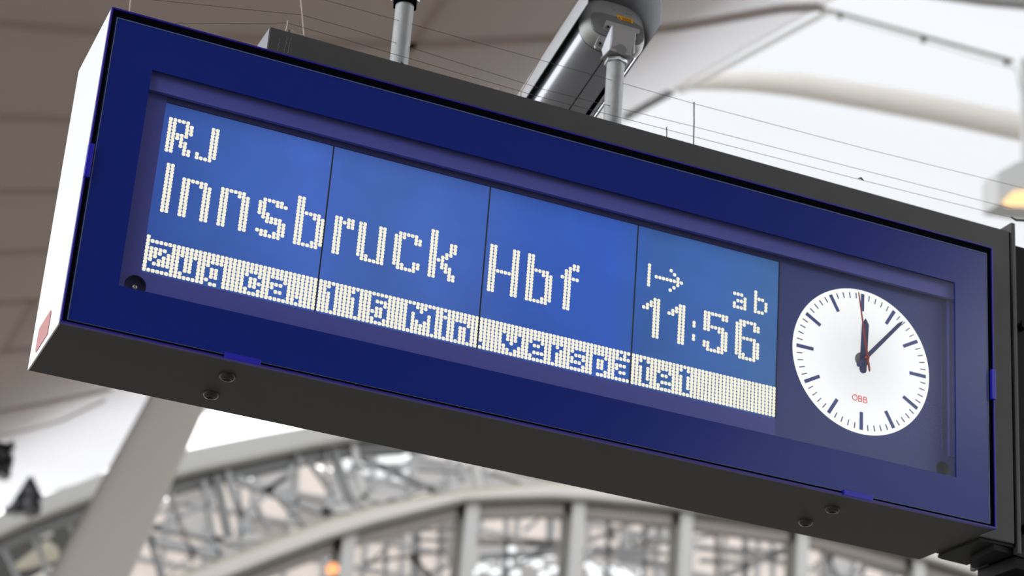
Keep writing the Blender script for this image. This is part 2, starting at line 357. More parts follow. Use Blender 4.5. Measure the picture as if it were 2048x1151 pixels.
glyph(153, 36, [[(0, 6)], [(2, 2), (6, 6)], [(2, 2), (6, 6)], [(3, 5)]], 7)
one = [[(3, 3)], [(2, 3)], [(1, 2)], [(0, 11)], [(0, 11)]]
glyph(122, 26, one, 12); glyph(129, 26, one, 12); glyph(136, 26, [[(4, 5), (8, 9)]], 12)
glyph(139, 26, [[(0, 5), (9, 10)], [(0, 5), (9, 11)], [(0, 0), (4, 4), (11, 11)], [(0, 0), (4, 4), (11, 11)], [(0, 0), (4, 5), (10, 11)], [(0, 1), (4, 11)], [(0, 1), (5, 10)]], 12)
glyph(148, 26, [[(1, 10)], [(0, 11)], [(0, 1), (5, 5), (10, 11)], [(0, 0), (5, 5), (11, 11)], [(0, 0), (5, 5), (11, 11)], [(0, 2), (5, 11)], [(1, 2), (6, 10)]], 12)
dark = set()
def neg(c0, t0, rows):                         # '1' marks unlit cells; first row is t0 (t counted from the bar's top)
    for i, s_ in enumerate(rows):
        for k, ch in enumerate(s_):
            if ch == '1': dark.add((c0 + k, 8 - (t0 + i)))
neg(1, 1, ['11111', '00001', '00010', '00100', '01000', '10000', '11111'])
neg(8, 3, ['1001', '1001', '1001', '1001', '0111'])
neg(14, 3, ['0111', '1001', '1001', '1001', '0111', '1001'])
neg(23, 3, ['0110', '1001', '1000', '1001', '0110'])
neg(29, 3, ['1110', '0001', '0111', '1001', '1111']); neg(35, 7, ['1'])
neg(42, 1, ['01', '11', '01', '01', '01', '01', '01']); neg(48, 1, ['01', '11', '01', '01', '01', '01', '01'])
neg(53, 1, ['1111', '1000', '1110', '1001', '0001', '1001', '0110'])
neg(62, 1, ['1100011', '1110111', '1011101', '1011101', '1001001', '1000001', '1000001'])
neg(71, 1, ['1', '0', '1', '1', '1', '1', '1']); neg(74, 3, ['1110', '1001', '1001', '1001', '1001']); neg(80, 7, ['1'])
neg(86, 3, ['10001', '10001', '11011', '01110', '00100'])
ee = ['0110', '1001', '1111', '1000', '0111']
neg(93, 3, ee); neg(99, 3, ['101', '110', '100', '100', '100'])
neg(104, 3, ['0111', '1000', '0110', '0001', '1110'])
neg(110, 3, ['1110', '1001', '1001', '1001', '1110', '1000'])
neg(116, 1, ['0101', '0000', '1111', '0001', '0111', '1001', '1111'])
tt = ['010', '111', '010', '010', '010', '010', '011']
neg(122, 1, tt); neg(127, 3, ee); neg(133, 1, tt)
for c in range(160):
    for r in range(9):
        if (c, r) not in dark: cells.add((c, r))
cells.add((0, 9))
for mi, (c0, xs, pi_) in enumerate(MODS):
    b = MB(); b.box(SEP[mi] + (.0016 if mi else 0), SEP[mi + 1] - .0016, .035, .045, .1615, .5502)
    pan = b.build('display_module', M_lcd, sign)
    for v_ in pan.data.vertices: v_.co.z -= ZB
    pan.location.z = ZB
    vs = []; fs = []
    hw, hh, cc = pi_ * .435, PZ * .515, .0019
    for (c, r) in sorted(cells):
        if not (c0 <= c < c0 + 40): continue
        x = xs + (c - c0) * pi_; z = ZR + (r + .5) * PZ; k = len(vs)
        for dx, dz in ((-hw + cc, -hh), (hw - cc, -hh), (hw, -hh + cc), (hw, hh - cc), (hw - cc, hh), (-hw + cc, hh), (-hw, hh - cc), (-hw, -hh + cc)):
            vs.append((x + dx, .0342, z + dz + ZB))
        fs.append(tuple(range(k, k + 8)))
    o = mesh('lit_pixels', vs, fs, M_dot, pan); o.location.z = -ZB; tag(o, 'cream lit display dots', kind='stuff')
for x in SEP[1:4]:
    b = MB(); b.box(x - .0016, x + .0016, .0342, .045, .1612, .5502); b.build('module_joint', mat('joint_grey', (.02, .03, .035), .6), sign)
b = MB(); b.box(1.6312, 1.6335, .0332, .034, .1612, .5502); b.build('module_joint', MATS['joint_grey'], sign)

# ---- clock
XC, ZC, RC = 1.8576, .3522, .1827; KX, KZ = 1.015, .985
def cp(r_, ang, y_, ox=0, oz=0): a = math.radians(ang); return Vector((XC + ox + r_ * math.sin(a) * KX, y_, ZC + oz + r_ * math.cos(a) * KZ + ZB))
n = 96; vs = [cp(RC, 360 * k / n, .0335) for k in range(n)] + [cp(RC, 360 * k / n, .0362) for k in range(n)]
fs = [tuple(range(n))] + [(k, (k + 1) % n, n + (k + 1) % n, n + k) for k in range(n)]
dial = mesh('clock_dial', [v_ - Vector((XC, 0, ZC + ZB)) for v_ in vs], fs, M_dial, sign); dial.location = (XC, 0, ZC + ZB); tag(dial, 'round white backlit clock dial')
def dpart(name, polys, m, y0=.0320, y1=.0334, bev=0):
    b = MB()
    for poly in polys: b.prism([Vector((p_.x, y0, p_.z)) for p_ in poly], (0, y1 - y0, 0))
    o = b.build(name, m, dial); o.location = (-XC, 0, -(ZC + ZB)); return o
def mark(ang, ri, ro, wi, wo):
    a = math.radians(ang); t = Vector((math.cos(a) * KX, 0, -math.sin(a) * KZ))
    return [cp(ri, ang, 0) - t * wi / 2, cp(ro, ang, 0) - t * wo / 2, cp(ro, ang, 0) + t * wo / 2, cp(ri, ang, 0) + t * wi / 2]
for k in range(60):
    if k % 5 == 0: dpart('hour_mark', [mark(6 * k, .705 * RC, .947 * RC, .0082, .0088)], M_tick)
    else: dpart('minute_mark', [mark(6 * k, .868 * RC, .947 * RC, .0020, .0023)], M_tick)
def hand(tip, tail, wt, wb, shl, yy, ox, oz, ang):
    a = math.radians(ang); d = Vector((math.sin(a), 0, math.cos(a))); t = Vector((math.cos(a), 0, -math.sin(a)))
    c = Vector((XC + ox, yy, ZC + oz + ZB))
    pts = [c + d * tip, c + d * shl + t * wt / 2, c - d * tail * .72 + t * wb / 2]
    for q in (40, 90, 140): pts.append(c - d * (tail * .72 + math.sin(math.radians(q)) * tail * .28) + t * math.cos(math.radians(q)) * wb / 2)
    pts += [c - d * tail * .72 - t * wb / 2, c + d * shl - t * wt / 2]; return pts
def hparts(name, pts, m, y_): return dpart(name, [pts], m, y_, y_ + .0016)
vs, fs = lathe_y([(.0182, .0334), (.0182, .0325), (.001, .0325)], XC - .0005, ZC + .003, 24); hub = mesh('hub_plate', vs, fs, M_hub, dial); hub.location = (-XC, 0, -(ZC + ZB))
hparts('hour_hand', hand(.1065, .0345, .0185, .0190, .0925, .031, .0030, .0028, 2.6), M_navy, .0300)
hparts('minute_hand', hand(.1610, .0300, .0088, .0110, .1440, .026, .0035, .0045, 41.0), M_navy, .0265)
o = hparts('second_hand', hand(.1640, .0350, .0026, .0052, .1600, .021, .0090, .0075, -9.4), M_hand2, .0215); tag(o, 'thin red second hand')
vs, fs = lathe_y([(.0048, .0300), (.0048, .0200), (.0022, .0188), (.0004, .0188)], XC + .0083, ZC + .0072, 14); o = mesh('spindle', vs, fs, M_hand2, dial, True); o.location = (-XC, 0, -(ZC + ZB))
# red lettering OeBB under the centre, written as strokes
def stroke(path, w_, y0=.0325):
    polys = []
    for i in range(len(path) - 1):
        a = Vector((path[i][0], 0, path[i][1])); c = Vector((path[i + 1][0], 0, path[i + 1][1])); t = (c - a).normalized(); nrm = Vector((t.z, 0, -t.x)) * w_ / 2; e_ = t * w_ * .25
        polys.append([a - nrm - e_, a + nrm - e_, c + nrm + e_, c - nrm + e_])
    return polys
lx, lz = XC - .0243, ZC - .1018 + ZB; hgt = .0138; sw = .0019
P_ = []
oc = (lx + .0066, lz + hgt / 2 + .0002); orr = .0066
P_ += stroke([(oc[0] + orr * math.cos(math.radians(a)), oc[1] + orr * math.sin(math.radians(a))) for a in range(62, -251, -24)] + [(oc[0] + orr * math.cos(math.radians(112)), oc[1] + orr * math.sin(math.radians(112)))], sw)
P_ += stroke([(oc[0] - .0006, oc[1] + orr - .0006), (oc[0] + .0010, oc[1] + orr + .0016)], sw); P_ += stroke([(oc[0] + .0022, oc[1] + orr - .0012), (oc[0] + .0040, oc[1] + orr + .0012)], sw)
for bx_ in (lx + .0168, lx + .0302):
    P_ += stroke([(bx_, lz), (bx_, lz + hgt), (bx_ + .0058, lz + hgt), (bx_ + .0078, lz + hgt * .88), (bx_ + .0078, lz + hgt * .66), (bx_ + .0058, lz + hgt * .53), (bx_, lz + hgt * .53)], sw)
    P_ += stroke([(bx_ + .0058, lz + hgt * .53), (bx_ + .0088, lz + hgt * .40), (bx_ + .0088, lz + hgt * .14), (bx_ + .0062, lz), (bx_, lz)], sw)
o = dpart('logo', P_, M_logo, .0328, .0334); tag(o, 'red operator letters on the dial')

# window glass
gm = D.materials.new('clear_glass'); gm.use_nodes = True; nt = gm.node_tree; nt.nodes.remove(nt.nodes['Principled BSDF'])
tr = nt.nodes.new('ShaderNodeBsdfTransparent'); tr.inputs[0].default_value = (.96, .97, 1, 1); gl = nt.nodes.new('ShaderNodeBsdfGlossy'); gl.inputs['Roughness'].default_value = .16
ge = nt.nodes.new('ShaderNodeNewGeometry'); dt = nt.nodes.new('ShaderNodeVectorMath'); dt.operation = 'DOT_PRODUCT'
nt.links.new(ge.outputs['Normal'], dt.inputs[0]); nt.links.new(ge.outputs['Incoming'], dt.inputs[1])
def mth(op, a_, b_=None):
    q = nt.nodes.new('ShaderNodeMath'); q.operation = op
    for i_, k_ in enumerate((a_, b_)):
        if k_ is None: continue
        if isinstance(k_, (int, float)): q.inputs[i_].default_value = k_
        else: nt.links.new(k_, q.inputs[i_])
    return q.outputs[0]
fo = mth('ADD', mth('MULTIPLY', mth('POWER', mth('SUBTRACT', 1.0, mth('ABSOLUTE', dt.outputs['Value'])), 5.0), .95), .04)
mxs = nt.nodes.new('ShaderNodeMixShader')
nt.links.new(fo, mxs.inputs[0]); nt.links.new(tr.outputs[0], mxs.inputs[1]); nt.links.new(gl.outputs[0], mxs.inputs[2]); nt.links.new(mxs.outputs[0], nt.nodes['Material Output'].inputs[0])
o = mesh('window_glass', [V(WX0, .0035, WZ0), V(WX1, .0035, WZ0), V(WX1, .0035, WZ1), V(WX0, .0035, WZ1)], [(0, 1, 2, 3)], gm, sign)

# latches, bolts, label
for x0, x1, z0, z1 in ((0, .0105, .318, .394), (W - .0105, W, .318, .394), (.337, .413, 0, .0125), (1.788, 1.864, 0, .0125)):
    b = MB(); b.box(x0 - (.001 if x0 == 0 else 0), x1 + (.001 if x1 == W else 0), -.010, .004, z0 - (.001 if z0 == 0 else 0), z1); b.build('latch', M_clip, sign, bevel=.001)
for bx_, by_ in ((.3724, .0881), (.3732, .2127), (1.8208, .0915), (1.8227, .2122)):
    prof = [(.0175, 0), (.0172, -.003), (.0135, -.0085), (.0095, -.0095), (.0085, -.0092), (.0080, -.004), (.0005, -.004)]
    n = 24; vs = []; fs = []
    for r_, z_ in prof:
        for k in range(n): a = 2 * math.pi * k / n; vs.append(V(bx_ + r_ * math.cos(a), by_ + r_ * math.sin(a), z_))
    for i in range(len(prof) - 1):
        for k in range(n): fs.append((i * n + k, i * n + (k + 1) % n, (i + 1) * n + (k + 1) % n, (i + 1) * n + k))
    o = mesh('bolt', vs, fs, M_bolt, sign, True)
    b = MB(); b.prism([V(bx_ + .0078 * math.cos(math.radians(a)), by_ + .0078 * math.sin(math.radians(a)), -.0043) for a in range(0, 360, 60)], (0, 0, .0008)); b.build('socket', M_black, o)
pts = [aY(0, 0, 0)] * 0
lab = [(.122, .010), (.225, .010), (.232, .018), (.240, .052), (.236, .058), (.128, .070), (.120, .062), (.116, .018)]
lab = [(.118, .016), (.228, .014), (.238, .022), (.238, .062), (.228, .070), (.126, .072), (.116, .064)]
b = MB(); b.prism([V(-.0004, y_, z_) for y_, z_ in lab], (-.0012, 0, 0)); tag(b.build('label', M_label, sign), 'faded red label on the white end panel')
rebase(sign, (W / 2, DP / 2, ZB))

# ================================================================ SUPPORT FRAME
BFY, BBY, BT = .065, .240, .8135
frm = thing('support_frame', 'dark grey steel beam and upright carrying the blue sign', 'frame')
b = MB(); b.prism([V(x, BFY, z) for x, z in ((.3592, H + .0005), (.3592, BT), (2.3018, BT), (2.3018, 0), (W + .0008, 0), (W + .0008, H + .0005))], (0, BBY - BFY, 0)); b.build('carrier_beam', M_beam, frm, bevel=.003)
b = MB(); b.box(.3582, .3592, BFY + .003, BBY - .003, H + .0005, BT - .002); tag(b.build('end_face_sheen', mat('end_sheen_pale', (.33, .345, .38), .4), frm), 'end face of the beam, pale bluish with painted sheen')  # grazing reflection on the beam's end, painted as a pale skin
b = MB(); b.box(2.3032, 2.3062, BFY + .004, BBY, -.005, BT); b.build('joint_gap', M_black, frm)
b = MB(); b.box(2.3063, 2.3182, BFY - .003, BBY + .01, -.022, .8385); b.build('flange_plate', M_beam, frm, bevel=.002)
b = MB(); b.prism([V(x, y, -.0012) for x, y in ((W + .006, .07), (W + .006, .232), (W + .010, .244), (W + .024, .250), (2.302, .256), (2.302, .07))], (0, 0, -.006)); b.build('base_plate', mat('base_plate_black', (.014, .014, .014), .6, spec=.2), frm)
b = MB(); b.box(2.3183, 2.62, .085, .235, -.050, .790); b.build('wall_post', M_blackst, frm)
b = MB(); b.prism([aZ(u, v, -.022) for u, v in ((1942, 1122), (1943, 1134), (1951, 1136), (1974, 1128), (2012, 1137), (2070, 1150), (2072, 1120), (1988, 1098))], (0, 0, .014)); b.build('bracket_arm', M_blackst, frm)
for z_ in (.05, .57):
    b = MB(); b.tube([V(2.345, .085, z_), V(2.345, .066, z_)], .011, 10); b.tube([V(2.345, .066, z_), V(2.345, .060, z_)], .016, 6); b.build('bolt', M_blackst, frm)
xp = aY(2013, 1146, .16).x; b = MB(); b.box(xp, xp + .07, .16, .225, -.6, -.0225); b.build('lower_post', mat('lower_post_grey', (.06, .06, .07), .5), frm)
# dried drips on the beam: thin raised runs of dirt
b = MB()
for u0, v0, u1, v1 in ((560, 78, 553, 108), (575, 72, 566, 112), (583, 74, 573, 112)):
    for k in range(14):
        t0 = k / 14; t1 = t0 + random.uniform(.02, .055); ju = random.uniform(-1, 1)
        a_ = aY(u0 + (u1 - u0) * t0 + ju, v0 + (v1 - v0) * t0, BFY - .0004); c_ = aY(u0 + (u1 - u0) * t1 + ju, v0 + (v1 - v0) * t1, BFY - .0004); b.bar(a_, c_, .0006, .0006)
tag(b.build('drip_marks', mat('pale_dirt', (.45, .43, .38), .9), frm), 'pale dried drips', kind='stuff')
rebase(frm, (1.3, .15, H + ZB))

# ================================================================ POLES
def nut(b, c, r_, h_, rot):
    ring = [Vector((c[0] + r_ * math.cos(math.radians(a + rot)), c[1] + r_ * math.sin(math.radians(a + rot)), c[2])) for a in range(0, 360, 60)]
    b.prism(ring, (0, 0, h_))
PY = .150
def pole(x, top, label, par=None):
    t = thing('mounting_pole', label, 'pole')
    b = MB(); b.tube([V(x, PY, BT + .0008), V(x, PY, top)], .0216, 32); b.build('tube', M_galv, t, smooth=True)
    return t
t1 = pole(.690, 1.020, 'left grey pole on the beam, cut by the top edge of the picture')
b = MB(); nut(b, V(.690, PY, 1.012), .031, .016, 10); b.build('nut', M_black, t1, bevel=.001)
b = MB(); nut(b, V(.690, PY, 1.024), .034, .018, 35); b.build('nut', M_nut, t1, bevel=.0015)
b = MB(); b.tube([V(.690, PY, 1.040), V(.690, PY, 1.10)], .019, 20); b.build('thread', M_galv, t1, smooth=True)
b = MB(); b.box(.688, .6905, PY - .0225, PY - .0210, .847, .853); b.box(.6915, .694, PY - .0225, PY - .0210, .846, .851); tag(b.build('stain', M_black, t1), 'small dark spot')
rebase(t1, V(.690, PY, BT))
t2 = pole(1.2350, 1.026, 'grey pole on the beam holding the surveillance camera housing')
b = MB(); nut(b, V(1.235, PY, 1.018), .0290, .010, 20); b.build('nut', M_nut, t2, bevel=.002)
b = MB(); nut(b, V(1.235, PY, 1.034), .0265, .010, 48); b.build('nut', M_nut, t2, bevel=.002)
b = MB(); b.tube([V(1.235, PY, 1.012), V(1.235, PY, 1.046)], .0195, 20); b.build('thread', M_black, t2, smooth=True)
rebase(t2, V(1.235, PY, BT))

# ================================================================ SURVEILLANCE CAMERA
cctv = thing('surveillance_camera', 'silver surveillance camera housing with sunshield on a pole above the sign', 'camera')
PH = math.radians(15)
CY0 = .175
ql, qr, qt, qb = aY(1161, 62, CY0), aY(1289, 62, CY0), aY(1232, 2, CY0), aY(1228, 111, CY0)
WD = (qr.x - ql.x) / 2; HT = (qt.z - qb.z) / 2
CO = Vector(((ql.x + qr.x) / 2, CY0, (qt.z + qb.z) / 2))      # centre of the rear cap
AX = Vector((1, 0, 0)); AD = Vector((0, math.cos(PH), -math.sin(PH))); AU = Vector((0, math.sin(PH), math.cos(PH)))
def L_(x, d, u): return CO + AX * x + AD * d + AU * u
def sup(k_, nn=48, p=2.9, hu=1.0, hl=1.0, ou=0, kx=1.0):
    pts = []
    for k in range(nn):
        a = 2 * math.pi * k / nn; c, s = math.cos(a), math.sin(a)
        x = math.copysign(abs(c) ** (2 / p), c) * WD * k_ * kx; u = math.copysign(abs(s) ** (2 / p), s) * HT * k_ * (hu if s > 0 else hl) + ou
        pts.append((x, u))
    return pts
def loft(secs):
    vs = []; fs = []; n = len(secs[0][1])
    for d, s in secs: vs += [L_(x, d, u) for x, u in s]
    for i in range(len(secs) - 1):
        for k in range(n): fs.append((i * n + k, i * n + (k + 1) % n, (i + 1) * n + (k + 1) % n, (i + 1) * n + k))
    fs += [tuple(range(n)), tuple(range((len(secs) - 1) * n, len(secs) * n))[::-1]]
    return MB().add(vs, fs)
loft([(.020, sup(.985)), (.46, sup(.985))]).build('body', M_cam, cctv, smooth=True)
loft([(-.022, sup(.80)), (-.016, sup(.90)), (-.004, sup(.97)), (.008, sup(1.0)), (.018, sup(1.0))]).build('rear_cap', M_camg, cctv, smooth=True)
loft([(.0178, sup(.992)), (.0202, sup(.992))]).build('cap_joint', M_black, cctv)
for xx, ww in ((-.012, .0016), (.036, .010), (.062, .0014)):    # joints along the underside
    uu = -HT * .985 * (1 - abs(xx / (WD * .985)) ** 2.9) ** (1 / 2.9) - .0012
    b = MB(); b.prism([L_(xx, .022, uu), L_(xx + ww, .022, uu), L_(xx + ww, .455, uu), L_(xx, .455, uu)], AU * .003); b.build('underside_joint', M_black, cctv)
rec = sup(.74, hu=.52, hl=.86, ou=-.014, kx=1.12, p=3.4); nr = len(rec)
b = MB(); b.add([L_(x, -.0232, u) for x, u in rec] + [L_(x, -.012, u) for x, u in rec], [tuple(range(nr))] + [(k, (k + 1) % nr, nr + (k + 1) % nr, nr + k) for k in range(nr)]); b.build('cap_recess', M_camd, cctv)
# sunshield: thin bent sheet over the top and both sides
SW, SH = WD + .014, HT + .020
sec = [(-SW, -.012), (-SW * .985, HT * .3), (-SW * .95, HT * .6), (-SW * .84, HT * .95), (-SW * .6, SH), (0, SH + .010), (SW * .6, SH), (SW * .84, HT * .95), (SW * .95, HT * .6), (SW * .985, HT * .3), (SW, -.012)]
inn = [(x * .978, u - .0025 if u > 0 else u) for x, u in sec]
ns = len(sec); vs = []; fs = []
for d in (-.105, .50):
    for q_ in (sec, inn):
        for i, (x, u) in enumerate(q_):
            vs.append(L_(x, d + ((SH - u) * .42 if d < 0 else 0), u))
for k in range(ns - 1):
    fs += [(k, k + 1, 2 * ns + k + 1, 2 * ns + k), (ns + k + 1, ns + k, 3 * ns + k, 3 * ns + k + 1), (k + 1, k, ns + k, ns + k + 1), (2 * ns + k, 2 * ns + k + 1, 3 * ns + k + 1, 3 * ns + k)]
fs += [(0, 2 * ns, 3 * ns, ns), (ns - 1, 2 * ns - 1, 4 * ns - 1, 3 * ns - 1)]
MB().add(vs, fs).build('sunshield', M_shld, cctv, smooth=True)
# bracket, laid out on the upright plane of the pole front
def bpl(pts, y0, dy, nm, m, bev=0):
    b = MB(); b.prism([aY(u, v, y0) for u, v in pts], (0, dy, 0)); return b.build(nm, m, cctv, bevel=bev)
bpl([(1213, 40), (1280, 59), (1279, 68), (1268, 66), (1262, 106), (1192, 95), (1190, 90)], .142, .008, 'bracket_plate', M_camg, .001)
bpl([(1224, 51), (1269, 65), (1266, 90), (1263, 107), (1221, 95), (1224, 72)], .118, .004, 'bracket_face', M_camg, .0008)
bpl([(1221, 95), (1264, 107), (1263, 112), (1219, 100)], .114, .050, 'foot_plate', M_camg, .0008)
b = MB(); f_ = [aY(1224, 51, .117), aY(1223, 80, .117), aY(1219, 99, .117), aY(1206, 112, .130), aY(1203, 99, .140), aY(1213, 72, .140)]
b.prism(f_, (.0028, 0, 0)); tag(b.build('cheek_plate', mat('pale_cheek', (.72, .75, .82), .4), cctv), 'pale left cheek of the bracket')
b = MB(); f_ = [aY(1268, 65, .118), aY(1265, 107, .118), aY(1268, 104, .160), aY(1272, 68, .150)]; b.prism(f_, (.0028, 0, 0)); b.build('cheek_plate', M_camg, cctv)
b = MB(); c_ = aY(1241, 100, .1175); b.tube([c_, c_ + Vector((0, -.004, 0))], .0140, 28); b.build('pivot_cap', mat('pivot_grey', (.17, .17, .17), .5), cctv, smooth=True)
for u, v, y_ in ((1215, 55, .1418), (1199, 88, .1418), (1270.5, 71, .1418)):
    b = MB(); a_ = aY(u, v, y_); b.tube([a_, a_ + Vector((0, -.003, 0))], .0058, 16); o = b.build('screw', M_camd, cctv, smooth=True)
    b = MB(); b.tube([a_ + Vector((0, -.0029, 0)), a_ + Vector((0, -.0040, 0))], .0028, 6); b.build('socket', M_black, o)
def cd_(u, v, e=0):                              # point of the cap's rear face behind a picture position
    d = ray(u, v); n_ = AD; p0_ = CO - AD * (.0228 + e); o_ = CC + Vector((0, 0, ZB)); t_ = (p0_ - o_).dot(n_) / d.dot(n_); return o_ + d * t_
b = MB(); b.prism([cd_(1233, 29), cd_(1264, 39), cd_(1266, 47.5), cd_(1236, 38)], -AD * .0006); st = b.build('warning_sticker', M_yel, cctv); tag(st, 'yellow warning sticker')
b = MB(); b.prism([cd_(1236, 37, .0008), cd_(1241.5, 38.8, .0008), cd_(1238.5, 32.5, .0008)], -AD * .0002)
for k in range(4):
    b.prism([cd_(1244, 34.2 + k * 1.8, .0008), cd_(1262, 39.6 + k * 1.8, .0008), cd_(1262, 40.5 + k * 1.8, .0008), cd_(1244, 35.1 + k * 1.8, .0008)], -AD * .0002)
b.build('print', M_blk2, st)
b = MB()
for u, v in ((1226, 18.5), (1229, 19.5), (1252, 26.5), (1257, 28), (1262, 29.5)): b.prism([cd_(u, v), cd_(u + 2, v + .6), cd_(u + 2, v + 1.8), cd_(u, v + 1.2)], -AD * .0003)
b.build('cap_print', M_camd, cctv)
rebase(cctv, CO)

# ================================================================ BIRD WIRES
WY = .150
def wire(path, label, r_=.00062):
    b = MB(); b.tube([aY(u, v, y) for u, v, y in path], r_, 5); o = b.build('bird_wire', M_wire); tag(o, label, 'wire', 'bird deterrent wires over the sign'); return o
WA = .135; WBy = .165; WCy = .10
wire([(300, -58, WA), (650, 0, WA), (1110, 128, WA), (1388, 207, WA), (1730, 297, WA), (2060, 379, WA)], 'uppermost thin wire, passing the top of the tall rod right of the camera')
wire([(290, -2, WA), (604, 30, WA), (700, 57, WA), (1085, 178, WA), (1388, 253, WA), (2025, 417, WA)], 'middle thin wire, crossing halfway up the tall rods')
wire([(255, 48, WCy), (575, 46, WCy), (700, 82, WCy), (1060, 188, WCy), (1334, 259, WCy), (1720, 359, WCy), (2030, 437, WCy)], 'lowest thin wire, held by the two short rods')
def rod(u0, v0, u1, v1, y, r_, m, label, foot=None):
    b = MB(); a_ = aY(u0, v0, y); c_ = aY(u1, v1, y); mid = a_.lerp(c_, .45) + Vector((.0008, 0, 0)); b.tube([a_, mid, c_], r_, 8); t = thing('wire_post', label, 'rod'); b.build('rod', m, t, smooth=True)
    if foot:
        b = MB(); b.tube([c_, aY(foot[0], foot[1], y), aY(foot[0] - 8, foot[1] - 6, y)], r_ * .9, 8); b.build('foot', m, t, smooth=True)
    rebase(t, c_); return t
rod(598, -30, 608, 71, WA, .0018, M_rod, 'tall pale bent rod at the left end of the beam', (590, 66))
rod(575, 42, 571, 64, WCy, .0014, M_rod, 'short pale rod at the left end of the beam')
rod(1388, 204, 1387, 291, WA, .0016, M_rodd, 'tall dark rod on the beam right of the camera', (1372, 288))
rod(1333, 254, 1333, 280, WCy, .0014, M_rodd, 'short dark rod on the beam right of the camera')
rod(263, -30, 258, 30, .10, .0016, M_rod, 'pale rod standing above the sign\'s left corner')
b = MB(); b.tube([aY(1041, 200, WCy), aY(1042, 180, WCy)], .0016, 8); b.tube([aY(1042, 184, WCy), aY(1050, 172, WCy), aY(1053, 160, WCy)], .0013, 8)
t = thing('wire_hook', 'small bent hook with a thin tie line left of the camera', 'hook'); b.build('hook', M_rod, t)
b = MB(); b.tube([aY(1051, 170, WCy), aY(1105, 75, WCy), aY(1165, -20, WCy)], .0005, 5); b.build('tie_line', M_wire, t)
rebase(t, aY(1041, 200, WCy))
b = MB(); p_ = aY(996, 185, .10); b.tube([p_ + Vector((-.030, .02, -.012)), p_ + Vector((.004, 0, 0)), p_ + Vector((.012, 0, -.002))], [.012, .013, .011], 12, 1, 1)
tag(b.build('cable_stub', mat('stub_beige', (.33, .30, .27), .8)), 'rounded beige stub lying on the beam left of the camera', 'stub')
b = MB(); p_ = aY(1722, 358, WCy); b.tube([p_ + Vector((-.008, 0, .0)), p_ + Vector((0, 0, .003)), p_ + Vector((.008, 0, -.002))], [.0012, .0026, .001], 8)
tag(b.build('wire_clamp', M_rodd), 'tiny dark clamp on the lowest wire above the beam', 'clamp')
b = MB(); b.tube([aY(2022, 434, WCy), aY(2032, 440, WCy), aY(2052, 441, WCy)], [.0018, .003, .003], 8)
tag(b.build('wire_clamp', M_rodd), 'dark wire end clamp at the right end of the beam', 'clamp')
b = MB(); p_ = aY(578, 62, .11); b.tube([p_ + Vector((0, 0, -.005)), p_ + Vector((0, 0, .002))], .0035, 8); tag(b.build('beam_screw', M_rodd), 'small screw head between the two rods at the left end', 'screw')

# ================================================================ RIGHT: TUBE ARCH, CABLE, LAMP
YT = 20
pt = [(1290, 175), (1340, 172), (1420, 162), (1500, 162), (1600, 171), (1750, 196), (1900, 224), (2060, 258), (2300, 320)]
b = MB(); b.tube([aY(u, v, YT) for u, v in pt], [.06, .07, .13, .155, .18, .20, .21, .22, .24], 28)
tag(b.build('tubular_arch', M_tube, smooth=True), 'thick white tube arching across the bright roof at the right', 'arch')
b = MB(); b.tube([aY(u, v, 16) for u, v in ((1840, -22), (1960, -4), (2060, 6), (2300, 40))], .10, 20)
tag(b.build('tubular_arch', mat('dark_tube', (.30, .29, .28), .6), smooth=True), 'dark tube cut by the top right corner of the picture', 'arch')
YR = 17
cab = thing('stay_cable', 'grey stay cable with clamps running to the lamp mast at the right', 'cable')
b = MB(); b.tube([aY(1636, 14, YR), aY(2026, 122, YR)], [.022, .028], 10); b.build('cable', M_rail, cab, smooth=True)
b = MB(); b.tube([aY(1650, 26, YR), aY(1850, 84, YR), aY(2026, 136, YR)], .006, 8); b.build('thin_cable', M_rail, cab, smooth=True)
for u, v in ((1645, 18), (1680, 31), (1847, 79), (2013, 124)):
    b = MB(); c_ = aY(u, v, YR); b.bar(c_ + Vector((-.010, 0, .040)), c_ + Vector((.008, 0, -.045)), .035, .07); b.bar(c_ + Vector((-.030, 0, .0)), c_ + Vector((.030, 0, -.005)), .03, .06); b.build('clamp', mat('clamp_olive', (.12, .115, .09), .7), cab, bevel=.004)
rebase(cab, aY(2032, 124, YR))
lm = thing('lamp_mast', 'grey mast with a boxy lamp cut by the right edge of the picture', 'lamp')
b = MB(); b.bar(aY(2049, 118, YR), aY(2052, 420, YR), .090, .09); b.build('mast', M_lampb, lm, bevel=.006)
b = MB(); b.prism([aY(1996, 345, YR - .3), aY(2036, 322, YR - .3), aY(2100, 322, YR - .3), aY(2100, 425, YR - .3), aY(1996, 409, YR - .3)], (0, .35, 0)); b.build('lamp_box', M_lampb, lm, bevel=.004)
b = MB(); b.prism([aY(2003, 405, YR - .305), aY(2026, 383, YR - .305), aY(2100, 374, YR - .305), aY(2100, 412, YR - .305), aY(2016, 413, YR - .305)], (0, -.02, 0)); tag(b.build('lamp_window', M_warm, lm), 'glowing warm lamp window')
b = MB(); b.tube([aY(2022, 130, YR - .06), aY(2034, 142, YR - .07), aY(2040, 180, YR - .06)], .008, 8); b.build('lamp_lead', M_rail, lm)
rebase(lm, aY(2052, 420, YR))

